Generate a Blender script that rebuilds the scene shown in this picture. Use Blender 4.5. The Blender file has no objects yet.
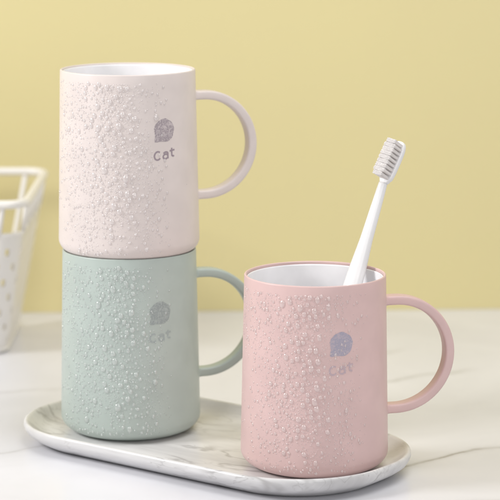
import bpy, bmesh, math, random
from mathutils import Vector, Matrix, noise

random.seed(11)
sc = bpy.context.scene
COL = sc.collection
CM = 0.01                       # all shapes are written in centimetres
PI = math.pi


def lin(r, g, b):
    def f(c):
        c /= 255.0
        return c / 12.92 if c <= 0.04045 else ((c + 0.055) / 1.055) ** 2.4
    return (f(r), f(g), f(b), 1.0)


# ------------------------------------------------------------------ helpers
def obj(name, verts, faces, mat, parent=None, smooth=True, loc=None):
    me = bpy.data.meshes.new(name)
    me.from_pydata([tuple(c * CM for c in v) for v in verts], [], faces)
    bm = bmesh.new()
    bm.from_mesh(me)
    bmesh.ops.recalc_face_normals(bm, faces=bm.faces)
    bm.to_mesh(me)
    bm.free()
    if smooth:
        for p in me.polygons:
            p.use_smooth = True
    if mat:
        me.materials.append(mat)
    o = bpy.data.objects.new(name, me)
    COL.objects.link(o)
    if parent:
        o.parent = parent
    if loc:
        o.location = [c * CM for c in loc]
    return o


def empty(name, loc, label, cat, group=None):
    o = bpy.data.objects.new(name, None)
    o.empty_display_size = 0.02
    COL.objects.link(o)
    o.location = [c * CM for c in loc]
    o['label'] = label
    o['category'] = cat
    if group:
        o['group'] = group
    return o


class MB:
    def __init__(s):
        s.v = []
        s.f = []

    def lathe(s, prof, n=160, close_first=False, close_last=False):
        rings = []
        for r, z in prof:
            b = len(s.v)
            for k in range(n):
                a = 2 * PI * k / n
                s.v.append((r * math.cos(a), r * math.sin(a), z))
            rings.append(b)
        for a, b in zip(rings, rings[1:]):
            for k in range(n):
                k2 = (k + 1) % n
                s.f.append((a + k, a + k2, b + k2, b + k))
        if close_first:
            s.f.append(tuple(rings[0] + k for k in range(n)))
        if close_last:
            s.f.append(tuple(rings[-1] + k for k in range(n)))
        return s

    def sweep(s, pts, frames, section, closed=False, caps=True):
        """section: function(i) -> list of (a, b) offsets along frames[i] = (A, B)."""
        rings = []
        m = 0
        for i, p in enumerate(pts):
            A, B = frames[i]
            sec = section(i)
            m = len(sec)
            b = len(s.v)
            for a, c in sec:
                s.v.append(tuple(Vector(p) + A * a + B * c))
            rings.append(b)
        pairs = list(zip(rings, rings[1:])) + ([(rings[-1], rings[0])] if closed else [])
        for a, b in pairs:
            for k in range(m):
                k2 = (k + 1) % m
                s.f.append((a + k, a + k2, b + k2, b + k))
        if caps and not closed:
            s.f.append(tuple(rings[0] + k for k in range(m)))
            s.f.append(tuple(rings[-1] + k for k in range(m)))
        return s

    def tube(s, pts, r, closed=False, n=10):
        pts = [Vector(p) for p in pts]
        N = len(pts)
        fr = []
        A = None
        for i in range(N):
            if closed:
                t = pts[(i + 1) % N] - pts[i - 1]
            else:
                t = pts[min(i + 1, N - 1)] - pts[max(i - 1, 0)]
            t.normalize()
            if A is None:
                A = t.orthogonal().normalized()
            A = (A - t * A.dot(t)).normalized()
            fr.append((A.copy(), t.cross(A)))
        sec = [(r * math.cos(2 * PI * k / n), r * math.sin(2 * PI * k / n)) for k in range(n)]
        return s.sweep(pts, fr, lambda i: sec, closed)

    def obj(s, name, mat, parent=None, **kw):
        return obj(name, s.v, s.f, mat, parent, **kw)


def superell(a, b, p=3.0, n=28):
    out = []
    for k in range(n):
        t = 2 * PI * k / n
        c, d = math.cos(t), math.sin(t)
        out.append((a * math.copysign(abs(c) ** (2 / p), c), b * math.copysign(abs(d) ** (2 / p), d)))
    return out


# ---------------------------------------------------------------- materials
class NT:
    def __init__(s, name):
        s.m = bpy.data.materials.new(name)
        s.m.use_nodes = True
        s.t = s.m.node_tree
        s.b = s.t.nodes['Principled BSDF']

    def n(s, typ, **kw):
        x = s.t.nodes.new(typ)
        for k, v in kw.items():
            setattr(x, k, v)
        return x

    def l(s, a, b):
        s.t.links.new(a, b)

    def math(s, op, a, b=None, c=None, clamp=False):
        x = s.n('ShaderNodeMath', operation=op)
        x.use_clamp = clamp
        for i, v in enumerate((a, b, c)):
            if v is None:
                continue
            if isinstance(v, (int, float)):
                x.inputs[i].default_value = v
            else:
                s.l(v, x.inputs[i])
        return x.outputs[0]

    def noise(s, vec, scale, detail=4, rough=0.5, dist=0.0):
        x = s.n('ShaderNodeTexNoise')
        x.inputs['Scale'].default_value = scale
        x.inputs['Detail'].default_value = detail
        x.inputs['Roughness'].default_value = rough
        x.inputs['Distortion'].default_value = dist
        s.l(vec, x.inputs['Vector'])
        return x.outputs['Fac']

    def mix(s, fac, a, b):
        x = s.n('ShaderNodeMix', data_type='RGBA')
        if isinstance(fac, (int, float)):
            x.inputs[0].default_value = fac
        else:
            s.l(fac, x.inputs[0])
        for i, v in ((6, a), (7, b)):
            if isinstance(v, tuple):
                x.inputs[i].default_value = v
            else:
                s.l(v, x.inputs[i])
        return x.outputs[2]

    def smooth(s, v, lo, hi, a=0.0, b=1.0):
        x = s.n('ShaderNodeMapRange', interpolation_type='SMOOTHSTEP')
        s.l(v, x.inputs[0])
        for i, q in enumerate((lo, hi, a, b)):
            x.inputs[i + 1].default_value = q
        return x.outputs[0]

    def coord(s, kind='Object', scale=100.0):
        c = s.n('ShaderNodeTexCoord').outputs[kind]
        v = s.n('ShaderNodeVectorMath', operation='SCALE')
        s.l(c, v.inputs[0])
        v.inputs['Scale'].default_value = scale
        return v.outputs[0]                    # centimetres

    def bump(s, h, strength, dist=0.0002):
        x = s.n('ShaderNodeBump')
        x.inputs['Strength'].default_value = strength
        x.inputs['Distance'].default_value = dist
        s.l(h, x.inputs['Height'])
        s.l(x.outputs[0], s.b.inputs['Normal'])


def plastic(name, col, rough=0.38, spec=0.45, fleck=0.03, bump=0.12):
    q = NT(name)
    v = q.coord()
    f = q.noise(v, 0.6, 3)
    g = q.noise(v, 26.0, 2)
    dark = tuple(c * (1 - fleck * 2) for c in col[:3]) + (1,)
    q.l(q.mix(q.smooth(f, .3, .7), col, dark), q.b.inputs['Base Color'])
    q.l(q.math('MULTIPLY_ADD', g, 0.08, rough - 0.04), q.b.inputs['Roughness'])
    q.b.inputs['Specular IOR Level'].default_value = spec
    if bump:
        q.bump(g, bump, 0.00005)
    return q.m


M = {}
M['pink'] = plastic('pink_plastic', lin(217, 187, 184))
M['cream'] = plastic('cream_plastic', lin(221, 210, 206))
M['green'] = plastic('sage_plastic', lin(180, 191, 185))
M['liner'] = plastic('white_liner', lin(243, 242, 245), 0.25, 0.5)
M['brush'] = plastic('white_brush_plastic', lin(233, 232, 233), 0.25, 0.5, 0.0, 0)
M['wire'] = plastic('white_coated_wire', lin(240, 237, 233), 0.35, 0.5, 0.01)


def water(name, tint):
    # clear drops with a milky touch: what is behind shows through, the skin mirrors the lamps
    q = NT(name)
    b = q.b
    b.inputs['Base Color'].default_value = tint
    b.inputs['Roughness'].default_value = 0.5
    b.inputs['Specular IOR Level'].default_value = 0.0
    tr = q.n('ShaderNodeBsdfTransparent')
    gl = q.n('ShaderNodeBsdfGlossy')
    gl.inputs['Roughness'].default_value = 0.06
    lw = q.n('ShaderNodeLayerWeight')
    lw.inputs['Blend'].default_value = 0.5
    m1 = q.n('ShaderNodeMixShader')
    m1.inputs[0].default_value = 0.38
    q.l(q.mix(q.math('POWER', lw.outputs['Facing'], 2.5), (1, 1, 1, 1), (0.55, 0.53, 0.53, 1)), tr.inputs[0])  # see-through colour darkened towards drop edges, imitating light lost in refraction
    q.l(tr.outputs[0], m1.inputs[1])
    q.l(b.outputs[0], m1.inputs[2])
    m2 = q.n('ShaderNodeMixShader')
    q.l(q.math('MULTIPLY_ADD', q.math('POWER', lw.outputs['Facing'], 4.0), 0.14, 0.13), m2.inputs[0])
    q.l(m1.outputs[0], m2.inputs[1])
    q.l(gl.outputs[0], m2.inputs[2])
    out = [x for x in q.t.nodes if x.type == 'OUTPUT_MATERIAL'][0]
    q.l(m2.outputs[0], out.inputs[0])
    return q.m


M['water_pink'] = water('water_on_pink', lin(248, 231, 228))
M['water_cream'] = water('water_on_cream', lin(247, 240, 239))
M['water_green'] = water('water_on_sage', lin(228, 235, 232))


def ink(name, c1, c2, strength):
    """speckled print: two tones broken by fine flakes."""
    q = NT(name)
    v = q.coord()
    a = q.noise(v, 13.0, 3, 0.6)
    w = q.noise(v, 3.2, 2, 0.5, 1.5)
    f = q.math('ADD', q.smooth(a, .47, .62), q.smooth(w, .55, .68), clamp=True)
    q.l(q.mix(q.math('MULTIPLY', f, strength), c1, c2), q.b.inputs['Base Color'])
    q.b.inputs['Roughness'].default_value = 0.4
    return q.m


M['ink_cream'] = ink('grey_print_on_cream', lin(158, 147, 152), lin(210, 199, 199), 0.65)
M['ink_green'] = ink('grey_print_on_sage', lin(146, 155, 154), lin(178, 188, 184), 0.6)
M['ink_pink'] = ink('blue_grey_print_on_pink', lin(163, 158, 174), lin(196, 178, 184), 0.6)
M['text_cream'] = ink('grey_letters_on_cream', lin(152, 138, 146), lin(175, 162, 168), 0.25)
M['text_green'] = ink('grey_letters_on_sage', lin(158, 168, 167), lin(178, 190, 186), 0.35)
M['text_pink'] = ink('faint_letters_on_pink', lin(188, 168, 175), lin(208, 182, 184), 0.3)


def wall_mat():
    q = NT('yellow_wall_paint')
    v = q.coord()
    a = q.noise(v, 0.03, 3)
    q.l(q.mix(q.smooth(a, .35, .65), lin(219, 207, 156), lin(216, 204, 155)), q.b.inputs['Base Color'])
    q.b.inputs['Roughness'].default_value = 0.85
    q.b.inputs['Specular IOR Level'].default_value = 0.15
    q.bump(q.noise(v, 6.0, 5, 0.6), 0.15, 0.0003)
    return q.m


def table_mat(veins):
    q = NT('white_marble_tabletop')
    v = q.coord()
    sep = q.n('ShaderNodeSeparateXYZ')
    q.l(v, sep.inputs[0])
    X, Y = sep.outputs[0], sep.outputs[1]
    wob = q.noise(v, 0.12, 2, 0.45)
    wob2 = q.noise(v, 0.9, 3, 0.6)
    gate = q.noise(v, 0.28, 3, 0.6)
    total = None
    for (x0, y0, x1, y1, wd, st) in veins:
        dx, dy = x1 - x0, y1 - y0
        L = math.hypot(dx, dy)
        ux, uy = dx / L, dy / L
        ddx = q.math('SUBTRACT', X, x0)
        ddy = q.math('SUBTRACT', Y, y0)
        al = q.math('ADD', q.math('MULTIPLY', ddx, ux), q.math('MULTIPLY', ddy, uy))
        ac = q.math('ADD', q.math('MULTIPLY', ddx, -uy), q.math('MULTIPLY', ddy, ux))
        ac = q.math('ADD', ac, q.math('MULTIPLY_ADD', wob, 5.0, -2.5))
        ac = q.math('ADD', ac, q.math('MULTIPLY_ADD', wob2, 0.5, -0.25))
        aw = q.math('ABSOLUTE', ac)
        core = q.smooth(aw, 0.0, wd * 2.0, 0.75, 0.0)
        halo = q.math('MULTIPLY', q.smooth(aw, 0.0, wd * 5, 1.0, 0.0), 0.35)
        m_ = q.math('ADD', core, halo)
        m_ = q.math('MULTIPLY', m_, q.smooth(al, -1.5, 2.0))
        m_ = q.math('MULTIPLY', m_, q.smooth(al, L - 2.0, L + 1.5, 1.0, 0.0))
        m_ = q.math('MULTIPLY', m_, q.smooth(gate, .25, .6, 0.35, 1.0))
        m_ = q.math('MULTIPLY', m_, st)
        total = m_ if total is None else q.math('MAXIMUM', total, m_)
    cloud = q.noise(v, 0.07, 4, 0.6, 0.8)
    base = q.mix(q.smooth(cloud, .35, .7), lin(219, 219, 224), lin(211, 211, 216))
    q.l(q.mix(q.math('MINIMUM', total, 0.8), base, lin(150, 146, 144)), q.b.inputs['Base Color'])
    q.b.inputs['Roughness'].default_value = 0.24
    q.b.inputs['Specular IOR Level'].default_value = 0.27
    return q.m


def tray_mat():
    q = NT('veined_marble_tray')
    v = q.coord()
    mp = q.n('ShaderNodeMapping')
    q.l(v, mp.inputs[0])
    mp.inputs['Rotation'].default_value = (0, 0, math.radians(28))
    mp.inputs['Scale'].default_value = (0.28, 1.0, 1.0)
    w = mp.outputs[0]
    a = q.noise(w, 0.40, 4, 0.5, 0.5)
    r1 = q.smooth(q.math('ABSOLUTE', q.math('SUBTRACT', a, 0.5)), 0.0, 0.035, 1.0, 0.0)
    a2 = q.noise(w, 0.8, 4, 0.5, 0.6)
    r2 = q.smooth(q.math('ABSOLUTE', q.math('SUBTRACT', a2, 0.47)), 0.0, 0.02, 0.6, 0.0)
    gate = q.smooth(q.noise(v, 0.22, 3), .42, .62)
    f = q.math('MULTIPLY', q.math('MAXIMUM', r1, r2), gate)
    cloud = q.smooth(q.noise(w, 0.35, 5, 0.6, 0.5), .4, .75, 0.0, 0.5)
    base = q.mix(cloud, lin(222, 221, 221), lin(158, 156, 157))
    q.l(q.mix(q.math('MULTIPLY', f, 0.5), base, lin(128, 124, 123)), q.b.inputs['Base Color'])
    q.b.inputs['Roughness'].default_value = 0.3
    return q.m


def bristle_mat():
    q = NT('white_bristles')
    v = q.coord('Generated', 1.0)
    f = q.noise(v, 60.0, 2)
    q.l(q.mix(f, lin(250, 246, 244), lin(243, 238, 236)), q.b.inputs['Base Color'])
    q.b.inputs['Roughness'].default_value = 0.6
    tl = q.n('ShaderNodeBsdfTranslucent')
    tl.inputs[0].default_value = lin(250, 246, 246)
    mx = q.n('ShaderNodeMixShader')
    mx.inputs[0].default_value = 0.2
    q.l(q.b.outputs[0], mx.inputs[1])
    q.l(tl.outputs[0], mx.inputs[2])
    q.l(mx.outputs[0], [x for x in q.t.nodes if x.type == 'OUTPUT_MATERIAL'][0].inputs[0])
    return q.m


# ----------------------------------------------------------------- the setting
VEINS = [
    (5.5, 127.6, 20.5, 136.0, 0.16, 0.75),     # right, from the tray to the frame edge
    (4.5, 148.5, 15.0, 154.0, 0.22, 0.55),     # behind the pink handle
    (5.0, 157.0, 10.5, 161.0, 0.18, 0.40),
    (-20.0, 130.0, -11.0, 134.5, 0.14, 0.30),  # left foreground
    (-19.0, 147.0, -11.5, 148.5, 0.2, 0.22),
    (9.0, 120.5, 22.0, 123.0, 0.25, 0.25),
    (-40.0, 100.0, 8.0, 112.0, 0.3, 0.5),
    (24.0, 110.0, 60.0, 150.0, 0.3, 0.6),
    (-70.0, 120.0, -24.0, 160.0, 0.3, 0.5),
]
WA = math.atan2(175.23 - 173.68, 19.52 + 19.35)     # the wall stands slightly turned to the lens


def wall_y(x):
    return 174.5 + math.tan(WA) * x


# table: a thick slab whose top is z = 0
tx0, tx1, ty0 = -95, 95, 55
mb = MB()
mb.v = [(tx0, ty0, 0), (tx1, ty0, 0), (tx1, wall_y(tx1) - 0.05, 0), (tx0, wall_y(tx0) - 0.05, 0),
        (tx0, ty0, -3), (tx1, ty0, -3), (tx1, wall_y(tx1) - 0.05, -3), (tx0, wall_y(tx0) - 0.05, -3)]
mb.f = [(0, 1, 2, 3), (4, 5, 6, 7), (0, 1, 5, 4), (1, 2, 6, 5), (2, 3, 7, 6), (3, 0, 4, 7)]
table = mb.obj('tabletop', table_mat(VEINS), smooth=False)
table['kind'] = 'structure'

mb = MB()
mb.v = [(-120, wall_y(-120), -40), (120, wall_y(120), -40), (120, wall_y(120), 110), (-120, wall_y(-120), 110)]
mb.f = [(0, 1, 2, 3)]
wall = mb.obj('wall', wall_mat(), smooth=False)
wall['kind'] = 'structure'

# ------------------------------------------------------------------------ tray
E_ANG = math.radians(-37.5)
ex, ey = math.cos(E_ANG), math.sin(E_ANG)
STACK = (-7.27, 135.9)
PINK = (3.69, 127.6)
mid = ((STACK[0] + PINK[0]) / 2, (STACK[1] + PINK[1]) / 2)
TRAY = (mid[0] - 0.55 * ex, mid[1] - 0.55 * ey)
tray = empty('serving_tray', (TRAY[0], TRAY[1], 0),
             'long rounded white marble tray carrying the mugs', 'tray')
tray.rotation_euler = (0, 0, E_ANG)
HL, HW, CR = 12.55, 6.5, 5.9


def rr(d, z, n=24):
    r = CR - d
    pts = []
    for q, (sx, sy) in enumerate(((1, 1), (-1, 1), (-1, -1), (1, -1))):
        for k in range(n + 1):
            a = PI / 2 * (q + k / n)
            pts.append((sx * (HL - CR) + r * math.cos(a), sy * (HW - CR) + r * math.sin(a), z))
    return pts


TF = 0.6
prof = [(1.75, 0.12), (1.65, 0.02), (1.45, 0.0), (1.2, 0.04), (1.0, 0.15), (0.55, 0.40), (0.2, 0.65), (0.06, 0.88),
        (0.0, 1.05), (0.01, 1.2), (0.05, 1.29), (0.13, 1.33), (0.22, 1.31), (0.36, 1.2), (0.66, 0.95), (1.0, 0.75),
        (1.3, 0.64), (1.6, 0.605), (1.9, TF)]
mb = MB()
rings = []
for d, z in prof:
    rings.append(len(mb.v))
    mb.v += rr(d, z)
m_ = len(rr(0, 0))
for a, b in zip(rings, rings[1:]):
    for k in range(m_):
        k2 = (k + 1) % m_
        mb.f.append((a + k, a + k2, b + k2, b + k))
mb.f.append(tuple(rings[-1] + k for k in range(m_)))
mb.f.append(tuple(rings[0] + k for k in range(m_)))
mb.obj('dish', tray_mat(), tray)

# ------------------------------------------------------------------------ mugs
H, NEST, RT, RB = 11.16, 0.34, 4.02, 4.23


def rad(z):
    if z < 1.0:
        s = max(0.0, 1 - z)
        return RB - 1.45 + 1.45 * math.sqrt(max(0.0, 1 - s * s))
    return RB + (RT - RB) * (z - 1.0) / (H - 1.0)


def on_body(phi, z, off=0.0):
    """phi measured from the -y side towards +x."""
    r = rad(z) + off
    return (r * math.sin(phi), -r * math.cos(phi), z)


def ribbon(mb, pts, w, phi0, z0, off):
    """flat stroke through 2-D points (s, t) wrapped on the body"""
    P = [Vector(p) for p in pts]
    fine = []
    for a, b in zip(P, P[1:]):
        n = max(1, int((b - a).length / 0.05))
        fine += [a.lerp(b, k / n) for k in range(n)]
    fine.append(P[-1])
    b0 = len(mb.v)
    N = len(fine)
    for i, p in enumerate(fine):
        t = (fine[min(i + 1, N - 1)] - fine[max(i - 1, 0)]).normalized()
        nrm = Vector((-t.y, t.x))
        for s in (-1, 1):
            q = p + nrm * (s * w / 2)
            mb.v.append(on_body(phi0 + q.x / 4.12, z0 + q.y, off))
    for i in range(N - 1):
        a = b0 + 2 * i
        mb.f.append((a, a + 1, a + 3, a + 2))


def arc(cx, cy, rx, ry, a0, a1, n=18):
    return [(cx + rx * math.cos(math.radians(a0 + (a1 - a0) * k / n)),
             cy + ry * math.sin(math.radians(a0 + (a1 - a0) * k / n))) for k in range(n + 1)]


# droplet meshes, shared by the drops one can pick out -----------------------
def drop_shape(seed, rings=6, seg=20, irr=0.09, hgt=0.5):
    rnd = random.Random(seed)
    k1, k2, k3 = rnd.uniform(0, 6.28), rnd.uniform(0, 6.28), rnd.uniform(0, 6.28)
    v, f = [], []

    def outline(a):
        return 1 + irr * (0.6 * math.cos(2 * a + k1) + 0.35 * math.cos(3 * a + k2) + 0.2 * math.cos(5 * a + k3))
    levels = [(0.55, -0.12), (0.93, -0.10), (1.0, 0.02)]
    for k in range(1, rings):
        t = PI / 2 * k / rings
        levels.append((math.cos(t), 0.02 + hgt * math.sin(t) ** 0.9))
    for r, z in levels:
        for k in range(seg):
            a = 2 * PI * k / seg
            o = outline(a)
            o = 1 + (o - 1) * r
            y = r * o * math.sin(a)
            v.append((r * o * math.cos(a), y - 0.10 * z, z))      # crest sags a little
    for L in range(len(levels) - 1):
        for k in range(seg):
            k2_ = (k + 1) % seg
            a, b = L * seg, (L + 1) * seg
            f.append((a + k, a + k2_, b + k2_, b + k))
    v.append((0, -0.10 * hgt, 0.02 + hgt))
    top = len(v) - 1
    a = (len(levels) - 1) * seg
    for k in range(seg):
        f.append((a + k, a + (k + 1) % seg, top))
    f.append(tuple(reversed(range(seg))))
    return v, f


def drop_mesh(seed, mat):
    v, f = drop_shape(seed)
    o = obj('water_droplet', v, f, mat)
    me = o.data
    bpy.data.objects.remove(o)
    return me


DROPS = {k: [drop_mesh(s, M['water_' + k]) for s in range(12)] for k in ('pink', 'cream', 'green')}
SMALL = [drop_shape(100 + s, rings=3, seg=10, irr=0.10, hgt=0.62) for s in range(10)]


def density(u, h, kind):
    """u = sine of the angle off the view direction, h = height 0..1"""
    c = -0.22 + 0.05 * math.sin(5 * h)
    wl, wr = (0.42, 0.38) if kind == 'big' else (0.58, 0.44)
    d = u - c
    g = math.exp(-(d / (wl if d < 0 else wr)) ** 2 * 1.1)
    if u > 0.60:
        g *= 0.06
    if kind == 'big' and u > 0.42:
        g *= 0.3
    if kind == 'big':
        g *= 0.4 + 0.6 * math.exp(-((h - 0.66) / 0.34) ** 2)
    if h > 0.955:
        g *= 0.0
    if h < 0.14:
        g *= 0.35
    n = noise.noise(Vector((u * 3.1, h * 4.3, 1.7)))
    m = noise.noise(Vector((u * 9.0, h * 11.0, 5.3)))
    return g * max(0.05, 0.72 + 0.7 * n + 0.55 * m)


def basis(phi, z, spin):
    n = Vector((math.sin(phi), -math.cos(phi), 0.02)).normalized()
    up = (Vector((0, 0, 1)) - n * n.z).normalized()
    rt = up.cross(n)
    c, s = math.cos(spin), math.sin(spin)
    return rt * c + up * s, up * c - rt * s, n


def sprinkle(root, view, seed, tone, nbig=100, nfine=1900, shift=0.0, clear=None):
    rnd = random.Random(seed)
    placed = []
    grid = {}

    def free(x, y, r):
        gx, gy = int(x / 0.3), int(y / 0.3)
        for i in range(-1, 2):
            for j in range(-1, 2):
                for (a, b, q) in grid.get((gx + i, gy + j), ()):
                    if (a - x) ** 2 + (b - y) ** 2 < ((q + r) * 1.12) ** 2:
                        return False
        return True

    def put(kind, rr_):
        for _ in range(400):
            u = rnd.uniform(-0.985, 0.93)
            h = rnd.uniform(0.05, 0.965)
            if rnd.random() > density(u - shift, h, kind):
                continue
            r = rr_()
            al = math.asin(u)
            x, y = al * 4.12, h * H
            if clear is not None and abs(al + view - clear) < 0.23 and H - 5.2 < y < H - 2.5:
                if kind == 'big' or rnd.random() < 0.45:
                    continue
            if free(x, y, r):
                grid.setdefault((int(x / 0.3), int(y / 0.3)), []).append((x, y, r))
                return al, h * H, r
        return None

    def big_r():
        t = rnd.random()
        return 0.198 - 0.100 * t ** 0.38
    sizes = sorted((big_r() for _ in range(nbig)), reverse=True)
    for r in sizes:
        q = put('big', lambda: r)
        if not q:
            continue
        al, z, r = q
        phi = al + view
        A, B, N = basis(phi, z, rnd.uniform(-0.25, 0.25))
        el = rnd.uniform(1.0, 1.45)
        o = bpy.data.objects.new('water_droplet', rnd.choice(DROPS[tone]))
        COL.objects.link(o)
        o.parent = root
        R = Matrix((A, B, N)).transposed().to_4x4()
        S = Matrix.Diagonal((r, r * el, r * rnd.uniform(1.0, 1.3), 1))
        o.matrix_basis = Matrix.Translation([c * CM for c in on_body(phi, z)]) @ R @ S
    mb = MB()
    for _ in range(nfine):
        q = put('fine', lambda: 0.017 + 0.078 * rnd.random() ** 2.0)
        if not q:
            continue
        al, z, r = q
        phi = al + view
        A, B, N = basis(phi, z, rnd.uniform(-0.4, 0.4))
        v, f = SMALL[rnd.randrange(len(SMALL))]
        p = Vector(on_body(phi, z))
        b = len(mb.v)
        el = rnd.uniform(1.0, 1.45)
        mb.v += [tuple(p + A * (a * r) + B * (c * r * el) + N * (d * r)) for a, c, d in v]
        mb.f += [tuple(b + i for i in t) for t in f]
    o = mb.obj('fine_spray', M['water_' + tone], root)
    o['kind'] = 'stuff'


def make_mug(loc, tone, body, printm, textm, emb_phi, handle_phi, view, label, seed, hh=6.6, reach_=8.02, shift=0.0, lip=0.10):
    root = empty('mug', loc, label, 'mug', 'matching plastic mugs')
    # outer wall, rim and the tucked-in lip
    prof = [(0.02, 0.08), (2.4, 0.08), (2.62, 0.02), (2.78, 0.0)]
    for k in range(1, 17):
        t = PI / 2 * k / 16
        prof.append((RB - 1.45 + 1.45 * math.sin(t), 1 - math.cos(t)))
    for k in range(1, 13):
        z = 1.0 + (H - 0.07 - 1.0) * k / 12
        prof.append((rad(z), z))
    ri = RT - 0.14
    for k in range(1, 9):
        t = PI * k / 9
        prof.append((RT - 0.07 + 0.07 * math.cos(t), H - 0.07 + 0.07 * math.sin(t)))
    prof += [(ri, H - 0.07), (ri, H - lip), (ri + 0.02, H - lip - 0.02), (ri + 0.02, H - 0.5)]
    MB().lathe(prof, 192, True).obj('body', body, root)
    # white inner cup
    lp = [(ri + 0.012, H - lip - 0.05), (ri, H - lip - 0.01), (ri - 0.03, H - lip), (ri - 0.06, H - lip - 0.015), (ri - 0.07, H - lip - 0.08)]
    for k in range(1, 9):
        lp.append((ri - 0.07 + 0.02 * k / 8, H - lip - 0.08 + (1.9 - H + lip + 0.08) * k / 8))
    for k in range(1, 7):
        t = PI / 2 * k / 6
        lp.append((ri - 0.85 + 0.8 * math.cos(t), 1.9 - 0.9 * math.sin(t)))
    lp.append((0.02, 1.0))
    MB().lathe(lp, 160, False, True).obj('liner', M['liner'], root)
    # handle
    th, wd = 0.56, 0.92
    zt, zb = H - 1.43 - th / 2, H - 1.43 - hh + th / 2
    rc = (zt - zb) / 2
    reach = reach_ - th / 2 - rc
    fl = ((-0.08, 1.42), (0.0, 1.26), (0.05, 1.13), (0.12, 1.04), (0.24, 1.0))
    path = [(rad(zt) + o_, zt) for o_, _ in fl]
    path += [(reach, zt)]
    for k in range(1, 48):
        a = PI / 2 - PI * k / 48
        path.append((reach + rc * math.cos(a), (zt + zb) / 2 + rc * math.sin(a)))
    path += [(reach, zb)] + [(rad(zb) + o_, zb) for o_, _ in reversed(fl)]
    d = Vector((math.sin(handle_phi), -math.cos(handle_phi), 0))
    side = Vector((d.y, -d.x, 0))
    pts = [d * r + Vector((0, 0, z)) for r, z in path]
    frames = []
    for i in range(len(pts)):
        t = (pts[min(i + 1, len(pts) - 1)] - pts[max(i - 1, 0)]).normalized()
        frames.append((t.cross(side).normalized(), side))
    def sec(i):
        e = min(i, len(pts) - 1 - i)
        k = fl[e][1] if e < len(fl) else 1.0
        return superell(th / 2 * k, wd / 2 * k, 4.5, 40)
    MB().sweep(pts, frames, sec).obj('handle', body, root)
    # printed round emblem with a small tail, and the word under it
    mb = MB()
    z0, n, R = H - 3.27, 72, 0.68
    ring = []
    for k in range(n):
        a = 2 * PI * k / n
        r = R * (1 + 0.02 * math.sin(5 * a) + 0.015 * math.sin(9 * a + 1))
        # tail at lower left
        da = (a - math.radians(226) + PI) % (2 * PI) - PI
        r += 0.23 * math.exp(-(da / 0.2) ** 2)
        if math.radians(150) < a < math.radians(205):
            r *= 0.965 + 0.03 * math.sin(a * 26)
        ring.append((r * math.cos(a) * 1.02, r * math.sin(a)))
    K = 7
    mb.v.append(on_body(emb_phi, z0, 0.008))
    for j in range(1, K + 1):
        for x, y in ring:
            mb.v.append(on_body(emb_phi + x * j / K / 4.12, z0 + y * j / K, 0.008))
    for k in range(n):
        mb.f.append((0, 1 + k, 1 + (k + 1) % n))
        for j in range(K - 1):
            a, b = 1 + j * n, 1 + (j + 1) * n
            mb.f.append((a + k, a + (k + 1) % n, b + (k + 1) % n, b + k))
    mb.obj('emblem', printm, root)
    mb = MB()
    w = 0.095
    zt0 = z0 - 1.40
    strokes = [
        arc(-0.52, -0.02, 0.22, 0.30, 48, 318),                         # C
        arc(0.03, -0.17, 0.17, 0.17, 0, 360),                           # a: bowl
        arc(0.04, 0.03, 0.16, 0.12, 160, 0, 10) + [(0.20, -0.05), (0.205, -0.35)],
        [(0.50, 0.36), (0.50, -0.12)] + arc(0.62, -0.12, 0.12, 0.13, 180, 300, 10),   # t
        [(0.34, 0.17), (0.72, 0.19)],
    ]
    for i, s in enumerate(strokes):
        s = [(x * 0.95, 0.8 * y + 0.10 * x) for x, y in s]
        ribbon(mb, s, w, emb_phi + 0.005, zt0, 0.008 + 0.0015 * i)
    mb.obj('lettering', textm, root)
    sprinkle(root, view, seed, tone, shift=shift, clear=emb_phi)
    return root


R_ = math.radians
VS, VP = R_(3.06), R_(-1.65)
make_mug((STACK[0], STACK[1], TF), 'green', M['green'], M['ink_green'], M['text_green'], R_(29), R_(90 + 17), VS,
         'pale sage green mug with water drops under the cream mug', 21, 6.75)
make_mug((STACK[0], STACK[1], TF + H - NEST), 'cream', M['cream'], M['ink_cream'], M['text_cream'], R_(34), R_(90 + 19), VS,
         'pale pinkish cream mug with water drops stacked on the green mug', 37)
make_mug((PINK[0], PINK[1], TF), 'pink', M['pink'], M['ink_pink'], M['text_pink'], R_(19.5), R_(90 + 13), VP,
         'pink mug with water drops holding a white toothbrush', 53, 6.92, 8.25, 0.10, 0.17)

# ------------------------------------------------------------------ toothbrush
Lb = Vector((6.16, 129.4, 11.6))                      # where it passes the rim
Ln = Vector((7.70, 131.0, 16.45))                      # neck under the head
Lt = Vector((8.93, 131.75, 19.15)).lerp(Ln, 0.17)                     # tip of the head
Lbot = Vector((2.95, 125.75, 1.75))
brush = empty('toothbrush', tuple(Lbot), 'white toothbrush leaning in the pink mug', 'toothbrush')


def rel(p):
    return Vector(p) - Lbot


Lax = (Lt - Ln).normalized()
Bv = Vector((-0.5, -0.73, 0.454))
Bv = (Bv - Lax * Bv.dot(Lax)).normalized()
Wv = Lax.cross(Bv).normalized()
# handle + neck + head plate as one swept body
ctrl = [(rel(Lbot), 0.42, 0.32), (rel(Lbot.lerp(Lb, .02)), 0.52, 0.4), (rel(Lbot.lerp(Lb, .3)), 0.56, 0.43), (rel(Lbot.lerp(Lb, .8)), 0.56, 0.44), (rel(Lb), 0.51, 0.42),
        (rel(Lb.lerp(Ln, .35)), 0.37, 0.33), (rel(Lb.lerp(Ln, .7)), 0.31, 0.29), (rel(Ln), 0.25, 0.22)]
pts, secs = [], []


def cat(a, b, c, d, t):
    return 0.5 * ((2 * b) + (-a + c) * t + (2 * a - 5 * b + 4 * c - d) * t * t + (-a + 3 * b - 3 * c + d) * t ** 3)


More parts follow.
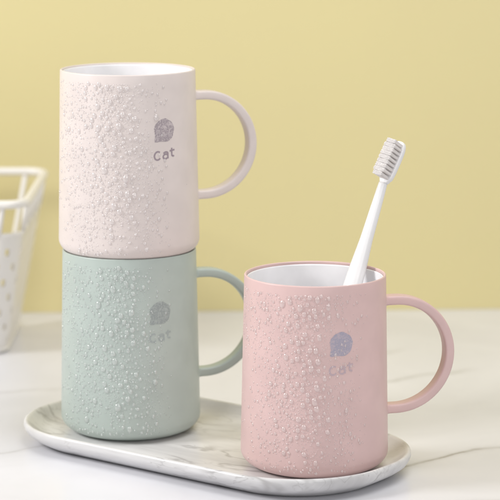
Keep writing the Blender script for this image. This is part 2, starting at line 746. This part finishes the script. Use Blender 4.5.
for i in range(len(ctrl) - 1):
    q = [ctrl[max(0, i - 1)], ctrl[i], ctrl[i + 1], ctrl[min(len(ctrl) - 1, i + 2)]]
    for k in range(8):
        t = k / 8
        pts.append(q[1][0].lerp(q[2][0], t) if i < 3 else cat(q[0][0], q[1][0], q[2][0], q[3][0], t))
        secs.append((q[1][1] + (q[2][1] - q[1][1]) * t, q[1][2] + (q[2][2] - q[1][2]) * t))
pts.append(ctrl[-1][0])
secs.append((0.25, 0.22))
fr = []
for i in range(len(pts)):
    t = (pts[min(i + 1, len(pts) - 1)] - pts[max(i - 1, 0)]).normalized()
    b = (Bv - t * Bv.dot(t)).normalized()
    fr.append((t.cross(b).normalized(), b))
MB().sweep(pts, fr, lambda i: superell(secs[i][0], secs[i][1], 2.3, 24)).obj('handle', M['brush'], brush)
# head plate: rounded slab
HLN = (Lt - Ln).length
n = 40
pl = []
for k in range(n):
    a = 2 * PI * k / n
    c, s = math.cos(a), math.sin(a)
    l = math.copysign(abs(c) ** 0.55, c) * (HLN / 2 + 0.08)
    w = math.copysign(abs(s) ** 0.7, s) * (0.47 if c > -0.6 else 0.40)
    pl.append((l, w))
mb = MB()
cen = rel((Ln + Lt) / 2) - Bv * 0.06
rings = []
for dz, k in ((-0.20, 0.80), (-0.17, 0.92), (-0.09, 1.0), (0.09, 1.0), (0.15, 0.96), (0.17, 0.90)):
    rings.append(len(mb.v))
    mb.v += [tuple(cen + Lax * (l * (1 - (1 - k) * .4)) + Wv * (w * k) + Bv * dz) for l, w in pl]
for a, b in zip(rings, rings[1:]):
    for k in range(n):
        mb.f.append((a + k, a + (k + 1) % n, b + (k + 1) % n, b + k))
mb.f.append(tuple(rings[0] + k for k in range(n)))
mb.f.append(tuple(rings[-1] + k for k in range(n)))
mb.obj('brush_head', M['brush'], brush)
# bristle tufts: rows of small bundles of filaments
bm_ = bristle_mat()
rnd = random.Random(5)
rows = 9
for i in range(rows):
    l0 = -HLN / 2 + 0.30 + (HLN - 0.52) * i / (rows - 1)
    hw = 0.37 if 0 < i < rows - 1 else 0.30
    hgt = 0.90 + rnd.uniform(-.015, .015)
    mb = MB()
    rings = []
    nsec = 120
    for t, sp in ((0, .84), (.25, .88), (.5, .93), (.75, .98), (.95, 1.12), (1.0, 1.10)):
        rings.append(len(mb.v))
        for k, (a, b) in enumerate(superell(0.107, hw, 7, nsec)):
            jog = 1 + 0.05 * math.sin(k * 1.05 + i * 2)
            mb.v.append(tuple(cen + Lax * (l0 + a * jog * sp) + Wv * (b * jog * (0.9 + 0.1 * sp)) + Bv * (0.15 + hgt * t)))
    for a, b in zip(rings, rings[1:]):
        for k in range(nsec):
            mb.f.append((a + k, a + (k + 1) % nsec, b + (k + 1) % nsec, b + k))
    mb.f.append(tuple(rings[-1] + k for k in range(nsec)))
    for k in range(110):
        p = cen + Lax * (l0 + rnd.uniform(-.10, .10)) + Wv * rnd.uniform(-hw, hw) * .96 + Bv * (0.15 + hgt * 0.85)
        e = p + Bv * (hgt * 0.15 + rnd.uniform(0.004, 0.028))
        mb.tube([p, e], 0.02, n=6)
    mb.obj('bristle_row', bm_, brush)

# --------------------------------------------------------------- wire basket
RX, BX = -15.35, -17.5                    # right edge at the rim / at the base
LX, LBX = -44.0, -42.2
RY0, RY1 = 154.3, 170.6                    # front and back at the rim
BY0, BY1 = 159.0, 169.6
RZ = 11.5
basket = empty('basket', ((RX + LX) / 2, 162.5, 0), 'white open basket with slotted sides standing by the yellow wall', 'basket')
off = Vector(((RX + LX) / 2, 162.5, 0))


def loop(z, n=8, cr=1.5):
    t = z / RZ
    x0, x1 = LBX + (LX - LBX) * t, BX + (RX - BX) * t
    y0, y1 = BY0 + (RY0 - BY0) * t, BY1 + (RY1 - BY1) * t
    pts = []
    for q, (cx, cy) in enumerate(((x1 - cr, y1 - cr), (x0 + cr, y1 - cr), (x0 + cr, y0 + cr), (x1 - cr, y0 + cr))):
        for k in range(n + 1):
            a = PI / 2 * (q + k / n)
            pts.append(Vector((cx + cr * math.cos(a), cy + cr * math.sin(a), z)) - off)
    return pts


MB().tube(loop(RZ), 0.30, True, 14).obj('rim', M['wire'], basket)
MB().tube(loop(0.25), 0.22, True, 12).obj('base_frame', M['wire'], basket)


def side_pts(u, z, which):
    """point on a side at fraction u and height z"""
    t = z / RZ
    x0, x1 = LBX + (LX - LBX) * t, BX + (RX - BX) * t
    y0, y1 = BY0 + (RY0 - BY0) * t, BY1 + (RY1 - BY1) * t
    i = 1.5
    if which == 'f':
        return Vector((x0 + i + (x1 - x0 - 2 * i) * u, y0, z)) - off
    if which == 'b':
        return Vector((x0 + i + (x1 - x0 - 2 * i) * u, y1, z)) - off
    x = x1 if which == 'r' else x0
    return Vector((x, y0 + i + (y1 - y0 - 2 * i) * u, z)) - off


# slotted band round the front and both sides, open at the back
TOP = 9.2
NR = 46
rows_z = [0.3 + (TOP - 0.3) * k / NR for k in range(NR + 1)]


def open_loop(z):
    t = z / RZ
    x0, x1 = LBX + (LX - LBX) * t, BX + (RX - BX) * t
    y0, y1 = BY0 + (RY0 - BY0) * t, BY1 + (RY1 - BY1) * t
    cr, P = 1.5, []

    def seg(a, b, n):
        for k in range(n):
            P.append((a[0] + (b[0] - a[0]) * k / n, a[1] + (b[1] - a[1]) * k / n))
    seg((x1, y1 - 1.0), (x1, y0 + cr), 60)
    for k in range(8):
        a = -PI / 2 * k / 8
        P.append((x1 - cr + cr * math.cos(a), y0 + cr + cr * math.sin(a)))
    seg((x1 - cr, y0), (x0 + cr, y0), 120)
    for k in range(8):
        a = -PI / 2 - PI / 2 * k / 8
        P.append((x0 + cr + cr * math.cos(a), y0 + cr + cr * math.sin(a)))
    seg((x0, y0 + cr), (x0, y1 - 1.0), 60)
    return [Vector((x, y, z)) - off for x, y in P]


mb = MB()
cols = 0
for z in rows_z:
    L_ = open_loop(z)
    cols = len(L_)
    mb.v += [tuple(p) for p in L_]
for r in range(NR):
    for c in range(cols - 1):
        band = r // 6
        slot = (r % 6) in (2, 3, 4) and (c + 2 * (band % 2)) % 4 == 1 and band < 7
        if not slot:
            a = r * cols + c
            mb.f.append((a, a + 1, a + 1 + cols, a + cols))
pan = mb.obj('slotted_band', M['wire'], basket, smooth=False)
sol = pan.modifiers.new('thickness', 'SOLIDIFY')
sol.thickness = 0.22 * CM
sol.offset = 0
MB().tube(open_loop(TOP), 0.17, False, 10).obj('band_edge', M['wire'], basket)
for which, n in (('f', 8), ('b', 8), ('r', 5), ('l', 5)):
    for k in range(n):
        z0 = TOP - 0.05 if which != 'b' else 0.3
        MB().tube([side_pts(k / (n - 1), z0, which), side_pts(k / (n - 1), RZ, which)], 0.19, n=10).obj('post', M['wire'], basket)
mb = MB()
for k in range(17):
    y = BY0 + 0.3 + (BY1 - BY0 - 0.6) * k / 16
    mb.tube([Vector((LBX, y, 0.25)) - off, Vector((BX, y, 0.25)) - off], 0.12, n=8)
mb.obj('floor_bars', M['wire'], basket)

# ------------------------------------------------------------------- lights
def area(name, loc, target, sx, sy, power, col):
    l = bpy.data.lights.new(name, 'AREA')
    l.shape = 'RECTANGLE'
    l.size, l.size_y = sx * CM, sy * CM
    l.energy = power
    l.color = col
    o = bpy.data.objects.new(name, l)
    COL.objects.link(o)
    o.location = [c * CM for c in loc]
    d = Vector(target) - Vector(loc)
    o.rotation_euler = d.to_track_quat('-Z', 'Y').to_euler()
    return o


area('key_softbox', (-88, 110, 60), (0, 92, 2), 32, 32, 8.9, (1.0, 0.985, 0.97))
area('overhead_softbox', (34, 118, 112), (20, 150, 8), 80, 60, 7.2, (1.0, 0.99, 0.98))
area('fill_lamp', (40, 20, 52), (10, 150, 14), 70, 60, 3.9, (1.0, 0.99, 0.98))
w = bpy.data.worlds.new('World')
sc.world = w
w.use_nodes = True
bg = w.node_tree.nodes['Background']
bg.inputs[0].default_value = (0.98, 0.99, 1.0, 1)
bg.inputs[1].default_value = 0.33

# ------------------------------------------------------------------- camera
cd = bpy.data.cameras.new('camera')
cam = bpy.data.objects.new('camera', cd)
COL.objects.link(cam)
cam.location = (0, 0, 35.67 * CM)
cam.rotation_euler = (math.radians(90 - 10.03), 0, 0)
cd.sensor_width = 36
cd.lens = 36 * 2290 / 500
cd.clip_start = 0.05
cd.clip_end = 50
cd.dof.use_dof = True
cd.dof.focus_distance = 1.30
cd.dof.aperture_fstop = 11
sc.camera = cam

sc.render.engine = 'CYCLES'
sc.cycles.use_denoising = True
sc.cycles.max_bounces = 12
sc.cycles.transmission_bounces = 8
sc.cycles.caustics_reflective = True
sc.cycles.caustics_refractive = True
sc.cycles.blur_glossy = 0.5
sc.view_settings.view_transform = 'Standard'
sc.view_settings.look = 'None'
sc.view_settings.exposure = 0
sc.view_settings.gamma = 1
